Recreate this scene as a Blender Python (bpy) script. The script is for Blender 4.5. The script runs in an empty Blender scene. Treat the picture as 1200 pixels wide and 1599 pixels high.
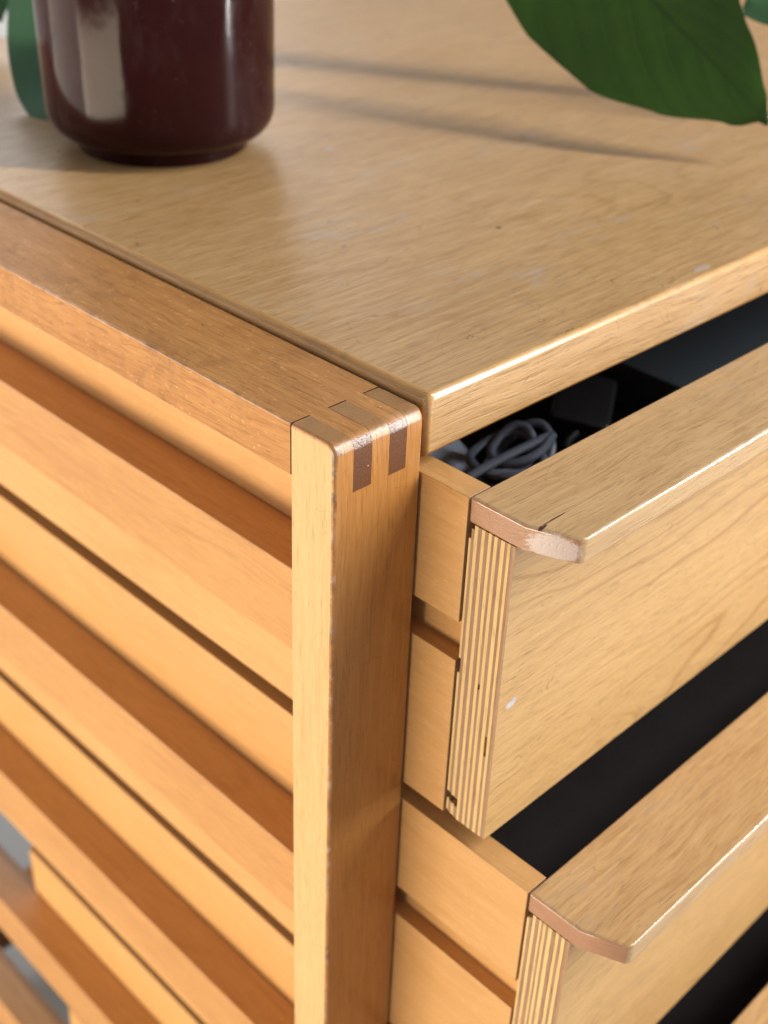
import bpy, bmesh, math, random
from mathutils import Vector, Matrix
random.seed(7)
S = 0.001                     # the scene is measured in millimetres and built in metres
ZF = 0.820                    # height of the frame top above the floor
sc = bpy.context.scene
C = sc.collection

# ------------------------------------------------------------------ camera, world, lights, exposure
F = Vector((0.60765357, 0.58728963, -0.53464758))
R = Vector((0.71011705, -0.7032325, 0.03460973))
U = Vector((0.35565562, 0.40069308, 0.84436611))
cam = bpy.data.cameras.new("camera")
camo = bpy.data.objects.new("camera", cam); C.objects.link(camo)
M = Matrix((R, U, -F)).transposed().to_4x4()
M.translation = Vector((-0.23132457, -0.24573605, 0.19037190 + ZF))
camo.matrix_world = M
cam.sensor_fit = 'VERTICAL'; cam.sensor_height = 36.0
cam.lens = 36.0 * 1956.457 / 1599.0
cam.clip_start = 0.01; cam.clip_end = 60
cam.dof.use_dof = True; cam.dof.focus_distance = 0.415; cam.dof.aperture_fstop = 9.5
sc.camera = camo

w = bpy.data.worlds.new("World"); sc.world = w; w.use_nodes = True
bg = w.node_tree.nodes['Background']
bg.inputs[0].default_value = (0.86, 0.89, 1.0, 1); bg.inputs[1].default_value = 0.25

def area(name, loc, target, sx, sy, power, col):
    l = bpy.data.lights.new(name, 'AREA'); l.shape = 'RECTANGLE'; l.size = sx; l.size_y = sy
    l.energy = power; l.color = col
    o = bpy.data.objects.new(name, l); C.objects.link(o)
    o.location = loc
    d = Vector(target) - Vector(loc)
    o.rotation_euler = d.to_track_quat('-Z', 'Y').to_euler()
    return o
# tall window to the right of the cabinet front
area("window_light", (1.16, -1.12, 1.45), (0.20, 0.22, 0.86), 0.09, 2.4, 71, (1.0, 0.97, 0.935))
# warm light coming up from the sunlit floor on the left
area("sunlit_floor_light", (-1.55, 0.30, 0.29), (0.04, 0.06, 0.55), 1.3, 0.52, 33, (1.0, 0.835, 0.625))
# softer daylight from the left, further back
area("left_window_light", (-1.40, 1.60, 0.75), (0.10, 0.30, 0.80), 1.6, 1.25, 26, (1.0, 0.90, 0.78))
# daylight from a window in the wall behind, above the picture
area("back_window_light", (0.9, 2.2, 1.75), (0.5, 0.2, 0.8), 1.6, 1.1, 17, (1.0, 0.96, 0.97))

sc.view_settings.view_transform = 'Standard'; sc.view_settings.look = 'None'
sc.view_settings.exposure = 0; sc.view_settings.gamma = 1
sc.cycles.use_denoising = True

# ------------------------------------------------------------------ materials
class NT:
    def __init__(s, name):
        s.m = bpy.data.materials.new(name); s.m.use_nodes = True
        s.t = s.m.node_tree; s.n = s.t.nodes; s.b = s.n['Principled BSDF']
    def add(s, typ, ins=None, **kw):
        nd = s.n.new(typ)
        for k, v in kw.items(): setattr(nd, k, v)
        for k, v in (ins or {}).items(): s.put(nd.inputs[k], v)
        return nd
    def put(s, sock, v):
        if isinstance(v, bpy.types.NodeSocket): s.t.links.new(v, sock)
        elif isinstance(v, (tuple, list)) and len(v) == 3 and sock.type == 'RGBA': sock.default_value = (*v, 1)
        else: sock.default_value = v
    def math(s, op, a, b=0.0, c=None, clamp=False):
        nd = s.n.new('ShaderNodeMath'); nd.operation = op; nd.use_clamp = clamp
        s.put(nd.inputs[0], a); s.put(nd.inputs[1], b)
        if c is not None: s.put(nd.inputs[2], c)
        return nd.outputs[0]
    def vmath(s, op, a, b=None):
        nd = s.n.new('ShaderNodeVectorMath'); nd.operation = op
        s.put(nd.inputs[0], a)
        if b is not None: s.put(nd.inputs[1], b)
        return nd.outputs['Value'] if op in ('DOT_PRODUCT', 'LENGTH', 'DISTANCE') else nd.outputs[0]
    def noise(s, vec, scale, detail=3, rough=0.5, dist=0.0):
        nd = s.add('ShaderNodeTexNoise', {'Vector': vec, 'Scale': scale, 'Detail': detail, 'Roughness': rough, 'Distortion': dist})
        return nd.outputs['Fac']
    def ramp(s, fac, lo, hi, smooth=True):
        nd = s.n.new('ShaderNodeMapRange'); nd.interpolation_type = 'SMOOTHSTEP' if smooth else 'LINEAR'
        s.put(nd.inputs['Value'], fac); nd.inputs['From Min'].default_value = lo; nd.inputs['From Max'].default_value = hi
        return nd.outputs[0]
    def mix(s, f, a, b, mode='MIX'):
        nd = s.n.new('ShaderNodeMix'); nd.data_type = 'RGBA'; nd.blend_type = mode
        s.put(nd.inputs[0], f); s.put(nd.inputs[6], a); s.put(nd.inputs[7], b)
        return nd.outputs[2]
    def scale(s, vec, sx, sy, sz):
        return s.vmath('MULTIPLY', vec, (sx, sy, sz))

AX = {'x': (1, 0, 0), 'y': (0, 1, 0), 'z': (0, 0, 1)}

def wood(name, light, dark, axis, end=None, figure=1.0, fiber=1.0, pore=0.5, rough=0.34, coat=0.25, rings=0.12, spec=0.4, hair=0.0,
         stain=0.0, stain_col=(0.42, 0.40, 0.38), wear=0.0, wear_col=(0.75, 0.70, 0.62), grime=0.0, dust=0.0, fleck=0.0, spots=(), bump=1.0, crough=0.16):
    """Varnished wood: figure and annual rings, fibres, pores and flecks along one axis, end grain across it."""
    t = NT(name)
    co = t.add('ShaderNodeTexCoord').outputs['Object']
    rnd = t.add('ShaderNodeObjectInfo').outputs['Random']
    v0 = t.vmath('ADD', co, t.add('ShaderNodeCombineXYZ', {0: t.math('MULTIPLY', rnd, 3.1), 1: t.math('MULTIPLY', rnd, 5.3), 2: t.math('MULTIPLY', rnd, 7.7)}).outputs[0])
    sep = t.add('ShaderNodeSeparateXYZ', {0: v0}).outputs
    order = {'x': (0, 1, 2), 'y': (1, 0, 2), 'z': (2, 0, 1)}[axis]
    g = t.add('ShaderNodeCombineXYZ', {0: sep[order[0]], 1: sep[order[1]], 2: sep[order[2]]}).outputs[0]
    wob = t.add('ShaderNodeTexNoise', {'Vector': t.scale(g, 9, 22, 22), 'Scale': 1.0, 'Detail': 2}).outputs['Color']
    wv = t.vmath('MULTIPLY', t.vmath('SUBTRACT', wob, (0.5, 0.5, 0.5)), (0.0, 0.012, 0.012))
    gw = t.vmath('ADD', g, wv)
    fig = t.noise(t.scale(gw, 12, 120, 120), 1.0, 6, 0.62, 0.9)
    ringn = t.noise(t.scale(gw, 2.2, 13, 13), 1.0, 2, 0.4, 0.4)
    ringl = t.math('SUBTRACT', 1.0, t.ramp(t.math('ABSOLUTE', t.math('SINE', t.math('MULTIPLY', ringn, 62.0))), 0.0, 0.42))
    ring = t.math('MULTIPLY', ringl, t.ramp(t.noise(t.scale(gw, 6, 9, 9), 1.0, 2), 0.38, 0.62))
    fibn = t.noise(t.scale(gw, 55, 1300, 1300), 1.0, 3, 0.6)
    fib2 = t.noise(t.scale(gw, 26, 500, 500), 1.0, 2, 0.55)
    lines = t.ramp(t.noise(t.scale(gw, 44, 850, 850), 1.0, 1, 0.5), 0.53, 0.70)
    porn = t.noise(t.scale(gw, 110, 1700, 1700), 1.0, 1, 0.5)
    por = t.ramp(porn, 0.60, 0.72)
    f = t.math('ADD', t.math('MULTIPLY', t.math('SUBTRACT', fig, 0.5), 0.85 * figure), 0.40)
    broad = t.noise(t.scale(gw, 7, 16, 16), 1.0, 3, 0.5)
    f = t.math('ADD', f, t.math('MULTIPLY', t.math('SUBTRACT', broad, 0.5), 0.75 * figure))
    f = t.math('ADD', f, t.math('MULTIPLY', ring, rings * 1.6))
    f = t.math('ADD', f, t.math('MULTIPLY', lines, 0.27 * fiber))
    f = t.math('ADD', f, t.math('MULTIPLY', t.math('SUBTRACT', rnd, 0.5), 0.30))
    f = t.math('ADD', f, t.math('MULTIPLY', t.math('SUBTRACT', fib2, 0.5), 1.0 * fiber))
    f = t.math('ADD', f, t.math('MULTIPLY', t.math('SUBTRACT', fibn, 0.5), 0.9 * fiber), clamp=True)
    col = t.mix(f, light, dark)
    if pore: col = t.mix(t.math('MULTIPLY', por, pore), col, tuple(c * 0.38 for c in dark))
    if fleck:
        fl = t.ramp(t.noise(t.scale(g, 260, 700, 700), 1.0, 1), 0.66, 0.72)
        col = t.mix(t.math('MULTIPLY', fl, fleck), col, tuple(min(1, c * 1.9) for c in light))
    if stain:
        sn = t.ramp(t.noise(t.scale(g, 14, 26, 26), 1.0, 6, 0.62), 0.50, 0.72)
        sn2 = t.ramp(t.noise(t.scale(g, 60, 110, 110), 1.0, 5, 0.7), 0.42, 0.7)
        col = t.mix(t.math('MULTIPLY', t.math('MULTIPLY', sn, sn2), stain), col, stain_col)
    if hair:                                          # thin curved scratches
        hn = t.noise(co, 42, 2, 0.5, 0.6)
        hl = t.math('LESS_THAN', t.math('ABSOLUTE', t.math('SUBTRACT', hn, 0.5)), 0.0022)
        hg = t.ramp(t.noise(t.vmath('ADD', co, (3.1, 1.7, 0.4)), 60, 2), 0.55, 0.60)
        col = t.mix(t.math('MULTIPLY', t.math('MULTIPLY', hl, hg), hair), col, tuple(c * 0.35 for c in dark))
    rgh = rough
    geo = t.add('ShaderNodeNewGeometry')
    nrm = geo.outputs['Normal']
    if end:
        em = t.ramp(t.math('ABSOLUTE', t.vmath('DOT_PRODUCT', nrm, AX[axis])), 0.55, 0.8)
        en = t.noise(t.scale(g, 10, 160, 1300), 1.0, 3, 0.7)
        enb = t.noise(t.scale(g, 10, 70, 200), 1.0, 3, 0.6)
        ec = t.mix(t.math('ADD', t.math('MULTIPLY', en, 0.7), t.math('MULTIPLY', enb, 0.5), clamp=True), tuple(c * 1.22 for c in end), tuple(c * 0.66 for c in end))
        col = t.mix(em, col, ec)
    if wear:                                          # worn arris: rubbed pale patches and grime along an edge
        wm = t.math('MULTIPLY', t.ramp(t.noise(co, 170, 5, 0.7), 0.46, 0.58), t.ramp(t.noise(co, 30, 3, 0.6), 0.40, 0.58))
        col = t.mix(t.math('MULTIPLY', wm, wear), col, wear_col)
    if grime:
        gm = t.math('MULTIPLY', t.ramp(t.noise(co, 80, 5, 0.7), 0.45, 0.62), t.ramp(t.noise(co, 18, 2, 0.6), 0.40, 0.60))
        col = t.mix(t.math('MULTIPLY', gm, grime), col, (0.075, 0.042, 0.028))
    if dust:
        vo = t.add('ShaderNodeTexVoronoi', {'Vector': co, 'Scale': 330.0, 'Randomness': 1.0})
        d = t.math('LESS_THAN', vo.outputs['Distance'], 0.11)
        sel = t.ramp(t.add('ShaderNodeSeparateColor', {0: vo.outputs['Color']}).outputs[0], 0.80, 0.82)
        col = t.mix(t.math('MULTIPLY', t.math('MULTIPLY', d, sel), dust), col, (0.75, 0.55, 0.32))
    for (p, rad, sc3, c, amt) in spots:               # single knocks, scuffs and splits with a place of their own
        dd = t.vmath('LENGTH', t.vmath('MULTIPLY', t.vmath('SUBTRACT', co, tuple(q * S for q in p)), sc3))
        dd = t.math('ADD', dd, t.math('MULTIPLY', t.math('SUBTRACT', t.noise(co, 900, 4, 0.7), 0.5), rad * S * 0.9))
        mk = t.math('SUBTRACT', 1.0, t.ramp(dd, rad * S * 0.75, rad * S * 1.05))
        col = t.mix(t.math('MULTIPLY', mk, amt), col, c)
    h = t.math('ADD', t.math('MULTIPLY', fibn, 0.5), t.math('ADD', t.math('MULTIPLY', por, -0.6), t.math('MULTIPLY', lines, -0.6)))
    h = t.math('ADD', h, t.math('MULTIPLY', t.noise(t.scale(g, 30, 60, 60), 1.0, 3), 0.8))
    bp = t.add('ShaderNodeBump', {'Strength': 0.22 * bump, 'Distance': 0.0004, 'Height': h})
    t.put(t.b.inputs['Base Color'], col)
    rv = t.math('ADD', rgh, t.math('MULTIPLY', t.math('SUBTRACT', t.noise(co, 35, 5, 0.65), 0.5), 0.22))
    t.put(t.b.inputs['Roughness'], rv)
    t.put(t.b.inputs['Normal'], bp.outputs[0])
    t.put(t.b.inputs['Specular IOR Level'], spec); t.put(t.b.inputs['Coat Weight'], coat); t.put(t.b.inputs['Coat Roughness'], crough)
    bp2 = t.add('ShaderNodeBump', {'Strength': 0.08 * bump, 'Distance': 0.0004, 'Height': h})
    t.put(t.b.inputs['Coat Normal'], bp2.outputs[0])
    return t.m

def plain(name, col, rough=0.5, spec=0.5, coat=0.0, var=0.0, vscale=40, bump=0.0, bscale=200):
    t = NT(name)
    co = t.add('ShaderNodeTexCoord').outputs['Object']
    c = col
    if var:
        c = t.mix(t.noise(co, vscale, 5, 0.6), tuple(x * (1 - var) for x in col), tuple(min(1, x * (1 + var)) for x in col))
    t.put(t.b.inputs['Base Color'], c)
    t.put(t.b.inputs['Roughness'], rough); t.put(t.b.inputs['Specular IOR Level'], spec); t.put(t.b.inputs['Coat Weight'], coat)
    if bump:
        b = t.add('ShaderNodeBump', {'Strength': bump, 'Distance': 0.001, 'Height': t.noise(co, bscale, 4, 0.6)})
        t.put(t.b.inputs['Normal'], b.outputs[0])
    return t.m

GOLD_L, GOLD_D = (0.61, 0.385, 0.178), (0.41, 0.230, 0.084)
P_L, P_D, P_E = (0.54, 0.248, 0.062), (0.39, 0.150, 0.032), (0.38, 0.190, 0.064)
m_post = wood("aged_beech_upright", P_L, P_D, 'z', end=P_E, figure=0.7, fiber=0.9, pore=0.3, rings=0.06, dust=0.15, coat=0.08, rough=0.44, hair=0.4)
m_post_pale = wood("sun_bleached_beech_upright", (0.66, 0.465, 0.215), (0.55, 0.355, 0.140), 'z', end=P_E, figure=0.7, fiber=0.9, pore=0.3, rings=0.06, coat=0.05, rough=0.5, hair=0.3)
m_post_edge = wood("aged_beech_upright_edge", P_L, P_D, 'z', end=P_E, figure=0.6, fiber=0.8, pore=0.25, rings=0.05, wear=0.4, grime=0.75, wear_col=(0.62, 0.54, 0.44), coat=0.4, crough=0.25)
R_L, R_D, R_E = (0.53, 0.262, 0.084), (0.35, 0.138, 0.034), (0.17, 0.066, 0.026)
rail_spots = [((0, 68, -6.2), 1.2, (1, .28, 1.8), (0.36, 0.12, 0.09), 0.6), ((0, 61, -8.2), 0.8, (1, .6, 1.0), (0.42, 0.12, 0.10), 0.7)]
m_rail = wood("aged_beech_rail", R_L, R_D, 'y', end=R_E, figure=0.9, fiber=1.0, pore=0.4, grime=0.22, rings=0.07, dust=0.7, fleck=0.25, coat=0.0, rough=0.5, spec=0.25, spots=rail_spots, hair=0.4)
m_rail_edge = wood("aged_beech_rail_edge", R_L, R_D, 'y', end=R_E, figure=0.8, fiber=0.9, pore=0.3, wear=0.25, grime=0.7, rings=0.06, wear_col=(0.62, 0.55, 0.47), coat=0.4, crough=0.22)
m_runner = wood("beech_runner", (0.60, 0.315, 0.108), (0.44, 0.200, 0.058), 'y', end=(0.3, 0.16, 0.08), figure=0.9, fiber=0.8, pore=0.2, rings=0.10, fleck=0.12, coat=0.12)
top_spots = [((183, 92, 3.4), 1.5, (1, 1, 1), (0.05, 0.03, 0.02), 0.9), ((160, 262, 3.4), 3.5, (1, 1, 1), (0.45, 0.44, 0.44), 0.4),
             ((205, 225, 3.4), 3.0, (1, 1, 1), (0.42, 0.45, 0.47), 0.5), ((212, 6, 3.4), 2.4, (.4, 1, 1), (0.46, 0.44, 0.42), 0.5)]
m_top = wood("golden_birch_top", GOLD_L, GOLD_D, 'x', end=(0.52, 0.30, 0.115), figure=0.85, fiber=1.25, pore=0.42, rings=0.17, stain=0.42, stain_col=(0.42, 0.39, 0.36), coat=0.22, crough=0.34, rough=0.44, bump=1.5, spots=top_spots, hair=0.7)
m_top_edge = wood("golden_birch_top_edge", (0.70, 0.415, 0.160), (0.52, 0.280, 0.090), 'x', figure=0.8, fiber=0.9, pore=0.4, rings=0.08, wear=0.12, grime=0.22, wear_col=(0.55, 0.50, 0.45), coat=0.7, crough=0.17, bump=0.3)
m_side = wood("birch_drawer_side", (0.68, 0.390, 0.155), (0.55, 0.285, 0.093), 'y', end=(0.5, 0.3, 0.16), figure=1.0, fiber=0.6, pore=0.15, rings=0.14, coat=0.1, rough=0.42, bump=0.7, fleck=0.12)
def front_mat(name, spots=()):
    return wood(name, (0.60, 0.375, 0.155), (0.41, 0.225, 0.078), 'x', end=(0.42, 0.25, 0.13), figure=0.8, fiber=0.9, pore=0.40, rings=0.42, stain=0.30, stain_col=(0.33, 0.20, 0.12), coat=0.12, rough=0.42, spots=spots, hair=0.35, bump=1.3)
m_front = front_mat("golden_birch_front")
m_front_scuffed = front_mat("golden_birch_front_scuffed", [((48.2, -20, -105.2), 2.1, (.75, 1, 1.3), (0.52, 0.52, 0.54), 0.9), ((49.8, -20, -103.9), 1.3, (.75, 1, 1.3), (0.46, 0.46, 0.49), 0.85)])
def handle_mat(name, spots=(), wear=0.0, grime=0.0, coat=0.18, crough=0.16, bump=1.2):
    return wood(name, (0.61, 0.395, 0.185), (0.42, 0.240, 0.095), 'x', end=(0.45, 0.235, 0.130), figure=0.85, fiber=1.15, pore=0.38, rings=0.08, stain=0.45, stain_col=(0.38, 0.33, 0.28), coat=coat, crough=crough, rough=0.38, wear=wear, grime=grime, spots=spots, bump=bump, hair=0.3)
m_handle = handle_mat("birch_handle")
m_handle_edge = handle_mat("birch_handle_edge", wear=0.12, grime=0.25, coat=0.85, crough=0.12, bump=0.25)
split_spots = [((51.0, -26.6, -24.5), 0.55, (.085, 1.5, .3), (0.05, 0.015, 0.01), 0.9), ((44.0, -27.3, -24.5), 0.6, (.24, .75, .3), (0.05, 0.015, 0.01), 0.95),
    ((45.2, -32.0, -30.0), 7.4, (.8, .74, 1.42), (0.64, 0.54, 0.50), 0.85)]
m_handle_split = handle_mat("birch_handle_split", split_spots)
m_handle_split_edge = handle_mat("birch_handle_split_edge", split_spots, wear=0.2, grime=0.3, coat=0.85, crough=0.12, bump=0.25)
m_ply_light = wood("ply_layer_pale", (0.70, 0.50, 0.225), (0.58, 0.385, 0.15), 'z', figure=0.9, fiber=0.9, pore=0.3, coat=0.0, rough=0.6, rings=0.0)
m_ply_dark = wood("ply_layer_brown", (0.37, 0.215, 0.130), (0.25, 0.135, 0.074), 'z', figure=0.9, fiber=0.9, pore=0.5, coat=0.0, rough=0.65, rings=0.0)
m_black = plain("black_drawer_lining", (0.05, 0.045, 0.045), 0.75, 0.3, var=0.3)
m_floor = plain("grey_floor_paint", (0.36, 0.385, 0.40), 0.45, 0.4, var=0.12, vscale=6)
m_wall = plain("white_wall_paint", (0.80, 0.80, 0.79), 0.8, 0.2, var=0.03, bump=0.1)

# ------------------------------------------------------------------ helpers
def obj(name, bm, mats, parent=None, bevel=0.0, seg=3, smooth=True, edge_mat=-1, weighted=False):
    me = bpy.data.meshes.new(name)
    bmesh.ops.recalc_face_normals(bm, faces=bm.faces)
    for f in bm.faces: f.smooth = smooth
    bm.normal_update()
    for e in bm.edges:
        if len(e.link_faces) != 2 or e.calc_face_angle(3.0) > math.radians(32): e.smooth = False
    bm.to_mesh(me); bm.free()
    for m in (mats if isinstance(mats, (list, tuple)) else [mats]): me.materials.append(m)
    o = bpy.data.objects.new(name, me); C.objects.link(o)
    if parent: o.parent = parent
    if bevel:
        b = o.modifiers.new("bevel", 'BEVEL'); b.width = bevel * S; b.segments = seg; b.limit_method = 'ANGLE'
        b.angle_limit = math.radians(28); b.harden_normals = True
        b.material = edge_mat
        if weighted: b.limit_method = 'WEIGHT'
    return o
def add_box(bm, x0, x1, y0, y1, z0, z1, mi=0):
    vs = [bm.verts.new((x * S, y * S, z * S)) for x in (x0, x1) for y in (y0, y1) for z in (z0, z1)]
    fs = []
    for q in ((0, 1, 3, 2), (4, 6, 7, 5), (0, 4, 5, 1), (2, 3, 7, 6), (0, 2, 6, 4), (1, 5, 7, 3)):
        f = bm.faces.new([vs[i] for i in q]); f.material_index = mi; fs.append(f)
    return fs
def box(name, x0, x1, y0, y1, z0, z1, mat, parent=None, bevel=0.6, seg=3):
    bm = bmesh.new(); add_box(bm, x0, x1, y0, y1, z0, z1)
    return obj(name, bm, mat, parent, bevel, seg)
def add_prism(bm, pts, axis, a0, a1, mi=0):
    """Extrude a 2D outline along an axis: outline in (y,z) for x, (x,z) for y, (x,y) for z."""
    def P(p, a):
        return {'x': (a, p[0], p[1]), 'y': (p[0], a, p[1]), 'z': (p[0], p[1], a)}[axis]
    A = [bm.verts.new(Vector(P(p, a0)) * S) for p in pts]; B = [bm.verts.new(Vector(P(p, a1)) * S) for p in pts]
    n = len(pts)
    fs = [bm.faces.new(A), bm.faces.new(B[::-1])]
    for i in range(n): fs.append(bm.faces.new([A[i], B[i], B[(i + 1) % n], A[(i + 1) % n]]))
    for f in fs: f.material_index = mi
    return fs
def add_lathe(bm, prof, cx=0, cy=0, cz=0, n=96):
    rings = []
    for (r, z) in prof:
        if r < 1e-6: rings.append([bm.verts.new((cx * S, cy * S, (cz + z) * S))])
        else: rings.append([bm.verts.new(((cx + r * math.cos(2 * math.pi * i / n)) * S, (cy + r * math.sin(2 * math.pi * i / n)) * S, (cz + z) * S)) for i in range(n)])
    for a, b in zip(rings, rings[1:]):
        for i in range(n):
            j = (i + 1) % n
            if len(a) == 1: bm.faces.new([a[0], b[j], b[i]])
            elif len(b) == 1: bm.faces.new([a[i], a[j], b[0]])
            else: bm.faces.new([a[i], a[j], b[j], b[i]])
def spline(pts, n=8):
    P = [Vector(p) for p in pts]; out = []
    for i in range(len(P) - 1):
        p0, p1, p2, p3 = P[max(i - 1, 0)], P[i], P[i + 1], P[min(i + 2, len(P) - 1)]
        for k in range(n):
            u = k / n
            out.append(0.5 * ((2 * p1) + (p2 - p0) * u + (2 * p0 - 5 * p1 + 4 * p2 - p3) * u * u + (3 * p1 - p0 - 3 * p2 + p3) * u ** 3))
    out.append(P[-1]); return out
def add_tube(bm, pts, r, n=12, r2=None):
    rings = []; up = Vector((0.13, 0.21, 1)).normalized()
    for i, p in enumerate(pts):
        d = (pts[min(i + 1, len(pts) - 1)] - pts[max(i - 1, 0)]).normalized()
        a = d.cross(up).normalized(); b = a.cross(d)
        rr = r if r2 is None else r + (r2 - r) * i / (len(pts) - 1)
        rings.append([bm.verts.new((p + (a * math.cos(2 * math.pi * k / n) + b * math.sin(2 * math.pi * k / n)) * rr) * S) for k in range(n)])
    for A, B in zip(rings, rings[1:]):
        for k in range(n): bm.faces.new([A[k], A[(k + 1) % n], B[(k + 1) % n], B[k]])
    bm.faces.new(rings[0][::-1]); bm.faces.new(rings[-1])
def thing(name, label, cat, loc=(0, 0, 0)):
    o = bpy.data.objects.new(name, None); C.objects.link(o); o.location = loc
    o.empty_display_size = 0.05
    o['label'] = label; o['category'] = cat
    return o
def part_empty(name, parent, loc=(0, 0, 0)):
    o = bpy.data.objects.new(name, None); C.objects.link(o); o.parent = parent; o.location = loc; o.empty_display_size = 0.05
    return o

# ------------------------------------------------------------------ setting
bm = bmesh.new(); add_box(bm, -4000, 4000, -3000, 2300, -60, 0)
fl = obj("floor", bm, m_floor); fl['kind'] = 'structure'
bm = bmesh.new(); add_box(bm, -4000, 4000, 2300, 2400, -60, 2600)
wl = obj("wall", bm, m_wall); wl['kind'] = 'structure'
bm = bmesh.new(); add_prism(bm, [(2299.9, 0), (2299.9, 110), (2288, 104), (2286, 95), (2286, 0)], 'x', -4000, 4000)
sk = obj("baseboard", bm, plain("white_gloss_paint", (0.82, 0.82, 0.82), 0.3), None, 0, smooth=False); sk['kind'] = 'structure'

# ------------------------------------------------------------------ chest of drawers
DEPTH, WIDE = 547.0, 1000.0
cab = thing("chest_of_drawers", "honey coloured wooden chest of drawers with finger jointed corner and open slatted side", "chest of drawers", (0, 0, ZF))
FING = [(0, 8.2), (8.2, 16.3), (16.3, 24.3), (24.3, 32.2), (32.2, 40.0)]
def corner(y, z, r, n=7):       # rounded front top corner of the joint, as points in (y, z)
    return [(y + r - r * math.cos(math.pi / 2 * k / n), z - r + r * math.sin(math.pi / 2 * k / n)) for k in range(n + 1)]
RAD = 4.2
def build_side():
    parts = []
    ZB = -ZF / S
    # front upright with its three fingers
    bm = bmesh.new()
    arc = corner(0.0, -0.05, RAD)
    tall = [(20.4, ZB), (20.4, -0.05)] + arc[::-1] + [(0, ZB)]
    xs = [0.0, 8.2, 16.3, 24.3, 32.2, 40.0]
    gp_ = 0.05
    xe = [(0.0, 8.2 - gp_), (8.2 - gp_, 16.3 + gp_), (16.3 + gp_, 24.3 - gp_), (24.3 - gp_, 32.2 + gp_), (32.2 + gp_, 40.0)]
    low = -19.75
    def V(x, y, z): return bm.verts.new((x * S, y * S, z * S))
    body_f, top_pts = [], [(20.4, low), (20.4, -0.05)] + arc[::-1] + [(0.0, low)]
    for i, (x0, x1) in enumerate(xe):
        bm.faces.new([V(x0, 0, ZB), V(x1, 0, ZB), V(x1, 0, low), V(x0, 0, low)])
        bm.faces.new([V(x0, 20.4, ZB), V(x0, 20.4, low), V(x1, 20.4, low), V(x1, 20.4, ZB)])
        if i % 2 == 0:
            for (ya, za), (yb, zb) in zip(top_pts, top_pts[1:]):
                bm.faces.new([V(x0, ya, za), V(x0, yb, zb), V(x1, yb, zb), V(x1, ya, za)]).material_index = int(min(ya, yb) < 4.1 and max(za, zb) > -4.2 and ya != yb)
            for x in (x0, x1):
                if 0 < x < 40: bm.faces.new([V(x, y, z) for y, z in top_pts])
        else:
            bm.faces.new([V(x0, 0, low), V(x1, 0, low), V(x1, 20.4, low), V(x0, 20.4, low)])
    for x in (0.0, 40.0):
        bm.faces.new([V(x, 20.4, ZB), V(x, 0, ZB), V(x, 0, low)] + [V(x, y, z) for y, z in arc] + [V(x, 20.4, -0.05), V(x, 20.4, low)])
    bmesh.ops.remove_doubles(bm, verts=bm.verts, dist=1e-7)
    for f in bm.faces:
        if all(abs(v.co.x) < 1e-6 for v in f.verts): f.material_index = 2
    wl_ = bm.edges.layers.float.new('bevel_weight_edge')
    for e in bm.edges:
        xa, xb = (v.co.x / S for v in e.verts); ya, yb = (v.co.y / S for v in e.verts)
        if (max(xa, xb) < 0.01 or min(xa, xb) > 39.99) and not (min(ya, yb) > 20.3): e[wl_] = 1.0
    parts.append(obj("post", bm, [m_post, m_post_edge, m_post_pale], cab, 1.3, 4, edge_mat=1, weighted=True))
    # top rail with two tongues
    bm = bmesh.new()
    yb_, zt_, zb_ = DEPTH - 0.4, -0.12, -19.65
    arc = corner(-0.07, zt_, RAD)
    xe = [(0.15, 8.2 + gp_), (8.2 + gp_, 16.3 - gp_), (16.3 - gp_, 24.3 + gp_), (24.3 + gp_, 32.2 - gp_), (32.2 - gp_, 40.0)]
    y0 = 21.15
    for i, (x0, x1) in enumerate(xe):
        bm.faces.new([V(x0, y0, zt_), V(x1, y0, zt_), V(x1, yb_, zt_), V(x0, yb_, zt_)])
        bm.faces.new([V(x0, y0, zb_), V(x0, yb_, zb_), V(x1, yb_, zb_), V(x1, y0, zb_)])
        bm.faces.new([V(x0, yb_, zt_), V(x1, yb_, zt_), V(x1, yb_, zb_), V(x0, yb_, zb_)])
        if i % 2:
            pts = [(y0, zt_)] + arc[::-1] + [(-0.07, zb_), (y0, zb_)]
            for (ya, za), (yb, zb) in zip(pts, pts[1:]):
                bm.faces.new([V(x0, ya, za), V(x0, yb, zb), V(x1, yb, zb), V(x1, ya, za)]).material_index = int(za > -5 and zb > -5 and ya < 4.5)
            for x in (x0, x1): bm.faces.new([V(x, y, z) for y, z in pts])
        else:
            bm.faces.new([V(x0, y0, zt_), V(x0, y0, zb_), V(x1, y0, zb_), V(x1, y0, zt_)])
    for x in (0.15, 40.0):
        bm.faces.new([V(x, y0, zt_), V(x, yb_, zt_), V(x, yb_, zb_), V(x, y0, zb_)])
    bmesh.ops.remove_doubles(bm, verts=bm.verts, dist=1e-7)
    wl_ = bm.edges.layers.float.new('bevel_weight_edge')
    for e in bm.edges:
        xa, xb = (v.co.x / S for v in e.verts); ya, yb = (v.co.y / S for v in e.verts)
        if (max(xa, xb) < 0.16 or min(xa, xb) > 39.99) and abs(ya - yb) > 50: e[wl_] = 1.0
    parts.append(obj("rail", bm, [m_rail, m_rail_edge], cab, 0.8, 3, edge_mat=1, weighted=True))
    parts.append(box("post", 0, 40, DEPTH, DEPTH + 20, -ZF / S, -0.3, m_post, cab, 1.2))
    for k in range(5):
        z1 = -75.6 - 150.8 * k
        bm = bmesh.new()
        add_box(bm, 17.8, 40.75, 20.45, DEPTH - 0.1, z1 - 38.2, z1)
        # tongue that the groove of the drawer slides on
        add_box(bm, 40.75, 46.0, 60, DEPTH - 4, z1 - 17.0, z1 - 3.2)
        parts.append(obj("runner", bm, m_runner, cab, 0.8, 3))
    return parts
left = build_side()
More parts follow.
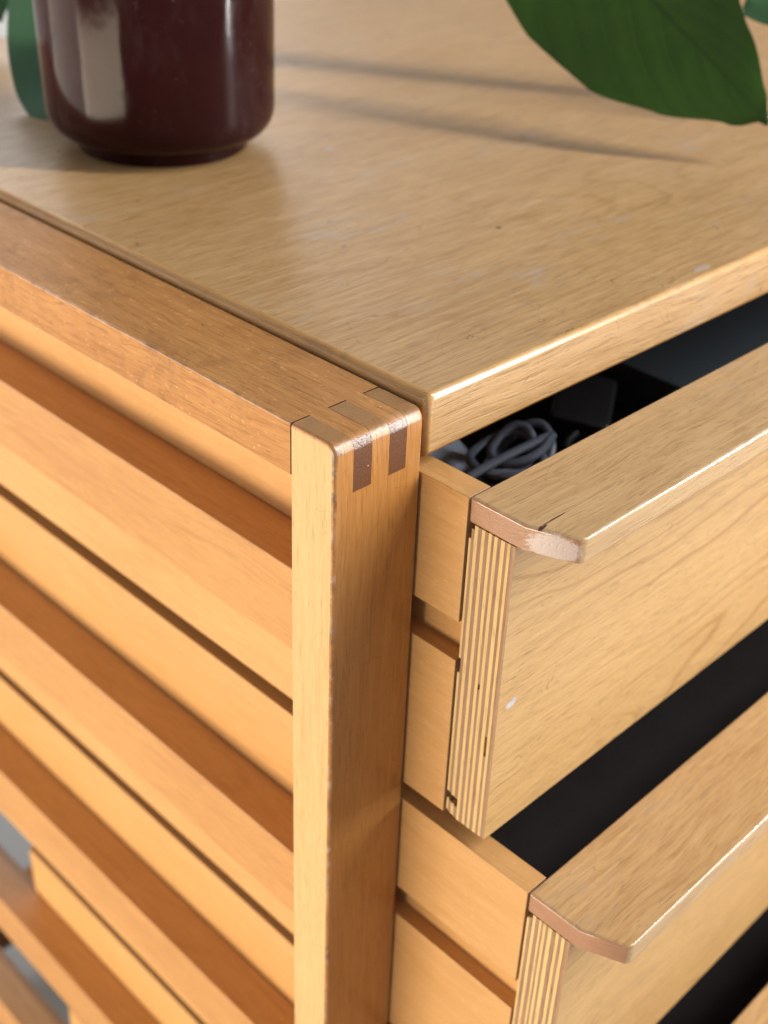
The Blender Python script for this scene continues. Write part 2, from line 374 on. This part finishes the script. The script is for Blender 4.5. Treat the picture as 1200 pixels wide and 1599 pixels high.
for o in left:
    c = o.copy(); C.objects.link(c); c.parent = cab
    c.location = (WIDE * S, 0, 0); c.scale = (-1, 1, 1)
bm = bmesh.new()
rr = 3.4
arc_l = [(41.6 + rr - rr * math.cos(math.pi / 2 * k / 7), 3.4 - rr + rr * math.sin(math.pi / 2 * k / 7)) for k in range(8)]
arc_r = [(WIDE - x, z) for x, z in arc_l[::-1]]
outline = [(41.6, -20.1)] + arc_l + arc_r + [(WIDE - 41.6, -20.1)]
fs = add_prism(bm, outline, 'y', 0, DEPTH)
for f in fs[3:10]: f.material_index = 2
wt = bm.edges.layers.float.new('bevel_weight_edge')
for e in bm.edges:
    if max(v.co.y for v in e.verts) < 1e-6: e[wt] = 1.0
m_top_side = wood("golden_birch_top_side", (0.66, 0.380, 0.140), (0.50, 0.260, 0.080), 'y', figure=0.7, fiber=0.8, pore=0.3, rings=0.05, grime=0.25, coat=0.05, rough=0.45)
obj("tabletop", bm, [m_top, m_top_edge, m_top_side], cab, 2.4, 5, edge_mat=1, weighted=True)
box("stretcher", 41.5, WIDE - 41.5, DEPTH - 30, DEPTH - 10, -ZF / S + 40, -ZF / S + 100, m_rail, cab)

def drawer(k, out, z):
    d = part_empty("drawer", cab, (0, -out * S, z * S))
    L, Rr = 41.0, WIDE - 41.0
    # sides with the runner groove
    for mir in (0, 1):
        q = (lambda x: x) if not mir else (lambda x: WIDE - x)
        bm = bmesh.new()
        prof = [(41, -25.3), (52, -25.3), (52, -169.4), (41, -169.4), (41, -94), (48, -94), (48, -77), (41, -77)]
        add_prism(bm, [(q(x), zz) for x, zz in prof], 'y', 1.15, 500)
        add_prism(bm, [(q(x), zz) for x, zz in ((48.0, -36), (51.9, -36), (51.9, -150), (48.0, -150))], 'y', 0.05, 1.15)
        obj("side_panel", bm, m_side, d, 0.35, 2)
    # plywood front: layers stood on edge behind a face veneer
    bm = bmesh.new()
    n = 15; T = 20.0; rnd = random.Random(11 + k)
    ths = [0.9] + [0.85 + 0.75 * rnd.random() for _ in range(n - 2)] + [0.9]; s = T / sum(ths)
    y = 0.0
    for i, th in enumerate(ths):
        y1 = y - th * s
        mi = 0 if i % 2 == 0 else 1
        dx = rnd.uniform(0, 0.25)
        ztop, zbot = -34.6, -168.6
        segs = [(ztop, zbot)]
        if i < 4: segs = [(ztop - (3.0 if i == 0 else 1.8 if i == 1 else 0), -157.0 - i * 0.4), (-161.0 - i * 0.5, zbot + (1.6 - 0.4 * i))]
        if k == 0 and i == 11: segs = [(ztop, -119.0), (-128.5, zbot)]
        if i == 7: segs = [(ztop, zbot + 71 - 9 * k), (zbot + 68.5 - 9 * k, zbot)]
        if k == 0 and i == 0: segs = [(ztop - 6, -92), (-98.5, -157.0), (-161.0, zbot + 1.6)]
        for a, b in segs:
            x0 = L + dx + (rnd.uniform(0, 0.25) if i == 0 else 0)
            add_box(bm, x0, Rr - dx, y1 + 0.01, y - 0.01, b, a, 2 if i == n - 1 else mi)
        y = y1
    # solid core set a little behind the layer ends, so that a void shows dark
    add_box(bm, L + 6, Rr - 6, -T + 1.0, -0.9, -168.2, -34.8, 1)
    p = obj("front_panel", bm, [m_ply_light, m_ply_dark, m_front_scuffed if k == 0 else m_front], d, 0, smooth=False)
    # overhanging pull of solid wood
    bm = bmesh.new()
    fr = [(47.6, -39.2), (48.7, -40.4), (50.6, -40.9)]
    pts = [(L - 0.1, 0.5), (L - 0.1, -23.2)] + fr
    pts += [(WIDE - x, yy) for x, yy in pts[::-1]]
    add_prism(bm, pts, 'z', -34.55, -24.5)
    obj("handle", bm, [m_handle_split, m_handle_split_edge] if k == 0 else [m_handle, m_handle_edge], d, 1.25, 4, edge_mat=1)
    box("bottom_panel", 52.1, WIDE - 52.1, 0.2, 499, -160, -156, m_black, d, 0.2)
    box("back_panel", 52.1, WIDE - 52.1, 488, 499.5, -155.9, -40, m_black, d, 0.3)
    return d
OPEN = [(22.3, 0.0), (66.6, -153.3), (109.0, -306.6), (151.0, -459.9), (173.0, -613.2)]
drawers = [drawer(k, o, z) for k, (o, z) in enumerate(OPEN)]

# ------------------------------------------------------------------ plants
def leaf_mat(name, c1, c2, rough=0.33):
    t = NT(name)
    uv = t.add('ShaderNodeUVMap').outputs[0]
    sx = t.add('ShaderNodeSeparateXYZ', {0: uv}).outputs
    s_abs = t.math('ABSOLUTE', t.math('SUBTRACT', sx[0], 0.5))
    ph = t.math('SUBTRACT', t.math('MULTIPLY', sx[1], 11.0), t.math('MULTIPLY', s_abs, 6.5))
    tri = t.math('ABSOLUTE', t.math('SUBTRACT', t.math('FRACT', ph), 0.5))
    vein = t.math('SUBTRACT', 1.0, t.ramp(tri, 0.0, 0.10))
    mid = t.math('SUBTRACT', 1.0, t.ramp(s_abs, 0.004, 0.02))
    co = t.add('ShaderNodeTexCoord').outputs['Object']
    n = t.noise(co, 30, 5, 0.6)
    band = t.ramp(tri, 0.1, 0.5)
    col = t.mix(t.math('ADD', t.math('MULTIPLY', n, 0.7), t.math('MULTIPLY', band, 0.12), clamp=True), c1, c2)
    col = t.mix(t.math('MULTIPLY', vein, 0.05), col, tuple(min(1, c * 1.5) for c in c2))
    col = t.mix(t.math('MULTIPLY', mid, 0.5), col, tuple(c * 0.6 for c in c1))
    t.put(t.b.inputs['Base Color'], col); t.put(t.b.inputs['Roughness'], rough)
    h = t.math('ADD', t.math('MULTIPLY', vein, -0.6), t.math('ADD', t.math('MULTIPLY', t.noise(co, 120, 3), 0.4), t.math('MULTIPLY', t.noise(t.scale(co, 1, 1, 1), 38, 2), 5.0)))
    t.put(t.b.inputs['Normal'], t.add('ShaderNodeBump', {'Strength': 0.13, 'Distance': 0.0012, 'Height': h}).outputs[0])
    t.put(t.b.inputs['Coat Weight'], 0.5); t.put(t.b.inputs['Coat Roughness'], 0.2)
    t.put(t.b.inputs['Subsurface Weight'], 0.0)
    # thin leaf: part of the light passes through
    tr = t.add('ShaderNodeBsdfTranslucent', {'Color': (0.16, 0.26, 0.008)})
    mx = t.add('ShaderNodeMixShader', {0: 0.30, 1: t.b.outputs[0], 2: tr.outputs[0]})
    t.t.links.new(mx.outputs[0], t.n['Material Output'].inputs['Surface'])
    return t.m
m_leaf = leaf_mat("glossy_green_leaf", (0.020, 0.068, 0.006), (0.080, 0.180, 0.007), 0.24)
m_leaf2 = leaf_mat("green_leaf_bluish", (0.020, 0.070, 0.025), (0.045, 0.13, 0.040))
m_stem = plain("green_stem", (0.07, 0.13, 0.03), 0.5, var=0.3)

def leaf(name, mid, left_w, right_w, normal, parent, mat, fold=0.12, wave=2.5, thick=0.45, origin=Vector((0, 0, 0))):
    """A blade along a midrib (list of points, base first), with its half widths left and right, folded along the rib."""
    n = 40; mp = spline(mid, 10); N = len(mp); cols = 10
    bm = bmesh.new(); uvl = bm.loops.layers.uv.new("UVMap"); grid = []
    nv = Vector(normal).normalized()
    def W(tab, u):
        x = u * (len(tab) - 1); i = min(int(x), len(tab) - 2); f = x - i
        f = f * f * (3 - 2 * f) * 0.35 + f * 0.65
        return tab[i] * (1 - f) + tab[i + 1] * f
    for i, p in enumerate(mp):
        u = i / (N - 1)
        d = (mp[min(i + 1, N - 1)] - mp[max(i - 1, 0)]).normalized()
        sd = d.cross(nv).normalized()
        row = []
        for k in range(-cols, cols + 1):
            s = k / cols
            wd = W(left_w, u) if s < 0 else W(right_w, u)
            off = fold * abs(s) ** 1.4 * wd + wave * math.sin(u * 13 + (2 if s < 0 else 0.4)) * s * s * 0.6
            row.append((bm.verts.new((p + sd * (s * wd) + nv * off - origin) * S), (0.5 + 0.5 * s, u)))
        grid.append(row)
    for a, b in zip(grid, grid[1:]):
        for k in range(2 * cols):
            q = [a[k], a[k + 1], b[k + 1], b[k]]
            f = bm.faces.new([v for v, _ in q])
            for l, (_, uv) in zip(f.loops, q): l[uvl].uv = uv
    o = obj(name, bm, mat, parent)
    so = o.modifiers.new("thickness", 'SOLIDIFY'); so.thickness = thick * S
    return o

POT = Vector((145.0, 285.5, 3.4))
plant = thing("potted_plant", "dark brown glazed pot on the cabinet top holding a plant with broad glossy leaves", "potted plant", (POT.x * S, POT.y * S, ZF + POT.z * S))
t = NT("dark_brown_glaze")
co = t.add('ShaderNodeTexCoord').outputs['Object']
dust = t.math('MULTIPLY', t.ramp(t.noise(co, 260, 5, 0.75), 0.60, 0.74), t.ramp(t.noise(co, 24, 3, 0.6), 0.46, 0.66))
smear = t.ramp(t.noise(t.scale(co, 50, 50, 22), 1.0, 5, 0.7), 0.48, 0.80)
bc = t.mix(t.noise(co, 18, 5, 0.6), (0.019, 0.0048, 0.0052), (0.031, 0.0076, 0.0074))
bc = t.mix(t.math('MULTIPLY', smear, 0.10), bc, (0.16, 0.13, 0.13))
bc = t.mix(t.math('MULTIPLY', dust, 0.35), bc, (0.30, 0.26, 0.26))
t.put(t.b.inputs['Base Color'], bc)
sm = t.ramp(t.noise(t.scale(co, 60, 60, 40), 1.0, 5, 0.65), 0.45, 0.75)
t.put(t.b.inputs['Roughness'], t.math('ADD', 0.10, t.math('MULTIPLY', sm, 0.14)))
t.put(t.b.inputs['Specular IOR Level'], 0.11)
t.put(t.b.inputs['Normal'], t.add('ShaderNodeBump', {'Strength': 0.16, 'Distance': 0.002, 'Height': t.noise(t.scale(co, 26, 26, 14), 1.0, 4, 0.55)}).outputs[0])
m_pot = t.m
bm = bmesh.new()
prof = [(0, 0.6), (38, 0.6), (41.0, 0), (42.4, 0.4), (42.9, 1.4), (42.6, 5.4), (43.2, 6.6), (45.5, 7.0)]
for k in range(1, 13):
    a = math.pi / 2 * k / 12
    prof.append((45.5 + 11.5 * math.sin(a), 7.0 + 14.0 * (1 - math.cos(a))))
prof += [(57.1, 35), (57.4, 70), (57.4, 122), (57.0, 126), (55.5, 127.5), (53.5, 127), (52.8, 124), (52.6, 108)]
add_lathe(bm, prof, n=128)
obj("pot", bm, m_pot, plant)
bm = bmesh.new(); add_lathe(bm, [(0, 112), (20, 113), (40, 111), (52.5, 109)], n=48)
obj("soil", bm, plain("dark_soil", (0.03, 0.02, 0.013), 0.95, var=0.5, vscale=150, bump=1.0, bscale=250), plant)
def stem(pts, r0, r1):
    bm = bmesh.new(); add_tube(bm, [p - POT for p in spline(pts, 8)], r0, 12, r1)
    return obj("stem", bm, m_stem, plant)
def px(x, y, depth):            # a point of the leaf in the plane it hangs in
    return Vector((-231.325, -245.736, 190.372)) + depth * (F + R * ((x - 600) / 1956.457) - U * ((y - 799.5) / 1956.457))
# the broad leaf that hangs over the top from above: rib and half widths in millimetres
rib = [px(760, -300, 640), px(850, -180, 638), px(950, -70, 635), px(1040, 22, 632), px(1115, 98, 629), px(1168, 158, 627), px(1192, 183, 626), px(1198, 198, 626)]
leaf("leaf", rib, [2, 41, 50, 38.0, 22.5, 10.2, 2.8, 0.3], [2, 45, 55, 52.0, 36.5, 15.3, 3.0, 0.3], -F - R * 0.32, plant, m_leaf, fold=0.045, origin=POT)
stem([POT + Vector((12, -4, 108)), POT + Vector((20, -10, 190)), POT + Vector((30, -30, 235)), rib[0] + Vector((-6, 10, 12)), rib[0]], 4.5, 2.2)
rib2 = [px(1330, -60, 720), px(1290, -38, 705), px(1240, -8, 690), px(1200, 12, 680), px(1172, 22, 676), px(1160, 24, 675)]
leaf("leaf", rib2, [1, 16, 20, 16, 8, 0.3], [1, 16, 20, 15, 7, 0.3], -F + U * 0.5, plant, m_leaf2, origin=POT)
stem([POT + Vector((18, 6, 108)), POT + Vector((80, 10, 215)), POT + Vector((180, -10, 225)), rib2[0]], 3.5, 1.8)

def shadow_leaf(x, y, z0, z1, wd):      # narrow leaf out of view, added to throw a shadow streak on the top
    top = Vector((x - 30, y + 40, z1)); nrm = Vector((0.63, -0.77, 0.1))
    r_ = [top, Vector((x - 8, y + 14, z1 - 6)), Vector((x, y, z1 - 40)), Vector((x, y, (z0 + z1) * 0.5)), Vector((x, y, z0 + 12)), Vector((x, y, z0))]
    leaf("leaf", r_, [0.6, wd * 1.5, wd * 1.4, wd * 1.2, wd * .7, 0.3], [0.6, wd * 1.5, wd * 1.4, wd * 1.2, wd * .7, 0.3], nrm, plant, m_leaf, wave=0.6, origin=POT)
    stem([POT + Vector((15, 10, 108)), POT + Vector((70, 0, 270)), top + Vector((-60, 70, 40)), top], 3.2, 1.6)
shadow_leaf(466, 106, 100, 430, 12.5)

# a leaf that droops behind the pot until it nearly touches the top, and one further off
m_leaf3 = leaf_mat("dull_green_leaf", (0.075, 0.200, 0.095), (0.120, 0.270, 0.150), 0.30)
rib3 = [px(150, -330, 660), px(105, -230, 675), px(86, -120, 684), px(77, -20, 688), px(76, 60, 686), px(84, 118, 680), px(100, 160, 670), px(114, 182, 664)]
leaf("leaf", rib3, [1, 15, 20, 22, 22, 21, 17, 0.4], [1, 15, 20, 23, 23.2, 22.3, 19.5, 0.4], -F + U * 0.25, plant, m_leaf3, fold=-0.16, wave=1.0, origin=POT)
stem([POT + Vector((-6, 14, 108)), POT + Vector((-10, 30, 190)), POT + Vector((-12, 32, 240)), rib3[0]], 3.8, 2.0)
rib4 = [px(-110, -190, 800), px(-70, -120, 800), px(-40, -55, 796), px(-12, 5, 790), px(4, 36, 786)]
leaf("leaf", rib4, [1, 18, 21, 13, 0.3], [1, 18, 21, 13, 0.3], -F + U * 0.4, plant, m_leaf2, origin=POT)
stem([POT + Vector((-15, 18, 108)), POT + Vector((-40, 60, 230)), rib4[0] + Vector((10, -5, 25)), rib4[0]], 3.2, 1.8)

# ------------------------------------------------------------------ things lying in the top drawer
D0 = Vector((0, 0, -155.8))
m_fab = plain("black_pouch_fabric", (0.016, 0.015, 0.020), 0.6, 0.4, var=0.4, vscale=60, bump=0.5, bscale=60)
pouch = None
bm = bmesh.new()
nx, ny = 40, 14
g = [[None] * (ny + 1) for _ in range(nx + 1)]
def pz(u, vv): return 58 * (min(1, 5 * u) * min(1, 5 * (1 - u)) * min(1, 4 * vv) * min(1, 4 * (1 - vv))) ** 0.45 * (0.86 + 0.10 * math.sin(u * 19 + 2 * math.sin(vv * 7)) + 0.05 * math.sin(vv * 17 + u * 5))
for i in range(nx + 1):
    for j in range(ny + 1):
        u, vv = i / nx, j / ny
        g[i][j] = bm.verts.new(((58 + 178 * u) * S, (-12 + 150 * vv) * S, (pz(u, vv) + 0.3) * S))
for i in range(nx):
    for j in range(ny): bm.faces.new([g[i][j], g[i + 1][j], g[i + 1][j + 1], g[i][j + 1]])
bound = [g[i][0] for i in range(nx + 1)] + [g[nx][j] for j in range(1, ny + 1)] + [g[i][ny] for i in range(nx - 1, -1, -1)] + [g[0][j] for j in range(ny - 1, 0, -1)]
bm.faces.new(bound)
pouch = obj("pouch", bm, m_fab)
pouch.location = (0, 0, ZF + D0.z * S)
pouch['label'] = "slack black fabric pouch lying in the open top drawer"; pouch['category'] = "pouch"
m_cable = plain("grey_blue_cable", (0.13, 0.15, 0.20), 0.4, 0.5)
zt = -88.0
def coil(name, label, pts, r, mat):
    bm = bmesh.new(); o0 = Vector(pts[0])
    add_tube(bm, [p - o0 for p in spline(pts, 8)], r, 10)
    o = obj(name, bm, mat); o.location = o0 * S + Vector((0, 0, ZF))
    o['label'] = label; o['category'] = 'cable'
    return o
ring = []
for k in range(57):
    a = 2 * math.pi * k / 16 + 2.6
    lp = k / 16
    ring.append((146 + (20 - 2.2 * lp) * math.cos(a) + 4.5 * math.sin(lp * 2.3), 44 + (13.5 - 1.2 * lp) * math.sin(a) + 2.6 * math.cos(lp * 2.9), zt + 4.0 + 3.2 * lp + (13.0 - 3 * lp) * max(0, math.cos(a - 0.5)) ** 2 + 2.0 * math.sin(a * 1.37)))
coil("cable", "grey blue cable coiled up in the open top drawer", ring + [(112, 40, zt + 14), (92, 33, zt + 8), (72, 40, zt - 1)], 2.0, m_cable)
cd = thing("card", "pale blue grey card lying beside the coiled cable in the top drawer", "card", (133 * S, 70 * S, ZF + (zt + 1) * S))
bm = bmesh.new(); add_prism(bm, [(-15, -11), (13, -13), (15, 10), (-12, 13)], 'z', 0, 0.6)
c_ = obj("card_sheet", bm, plain("pale_card", (0.55, 0.66, 0.85), 0.5), cd, 0.2, 2); c_.rotation_euler = (math.radians(24), math.radians(-6), 0)
bx_ = thing("storage_box", "dark slate blue box with a lid standing in the open top drawer", "box", (362 * S, 75 * S, ZF - 155.8 * S))
m_slate = plain("slate_blue_board", (0.040, 0.050, 0.060), 0.5, 0.4, var=0.15, vscale=20, bump=0.15, bscale=300)
bm = bmesh.new(); add_box(bm, -118, 190, -84, 110, 0.1, 66); obj("box_body", bm, m_slate, bx_, 1.2, 3)
bm = bmesh.new(); add_box(bm, -120, 192, -86, 112, 66.2, 88); obj("box_lid", bm, m_slate, bx_, 1.5, 3)

ad = thing("power_adapter", "black plug in power adapter lying in the open top drawer", "adapter", (208 * S, 54 * S, ZF + (zt + 3.5) * S))
ad.rotation_euler = (math.radians(8), math.radians(-5), math.radians(32))
bm = bmesh.new(); add_box(bm, -22, 22, -14, 14, 0, 13); obj("adapter_body", bm, plain("black_plastic", (0.018, 0.018, 0.021), 0.35, 0.5), ad, 2.5, 3)
bm = bmesh.new(); add_tube(bm, spline([(-22, 0, 6), (-34, 3, 5), (-46, -6, 3), (-40, -22, 1), (-16, -30, 0)], 8), 1.9, 10); obj("lead", bm, bpy.data.materials["black_plastic"], ad)

bpy.context.view_layer.update()
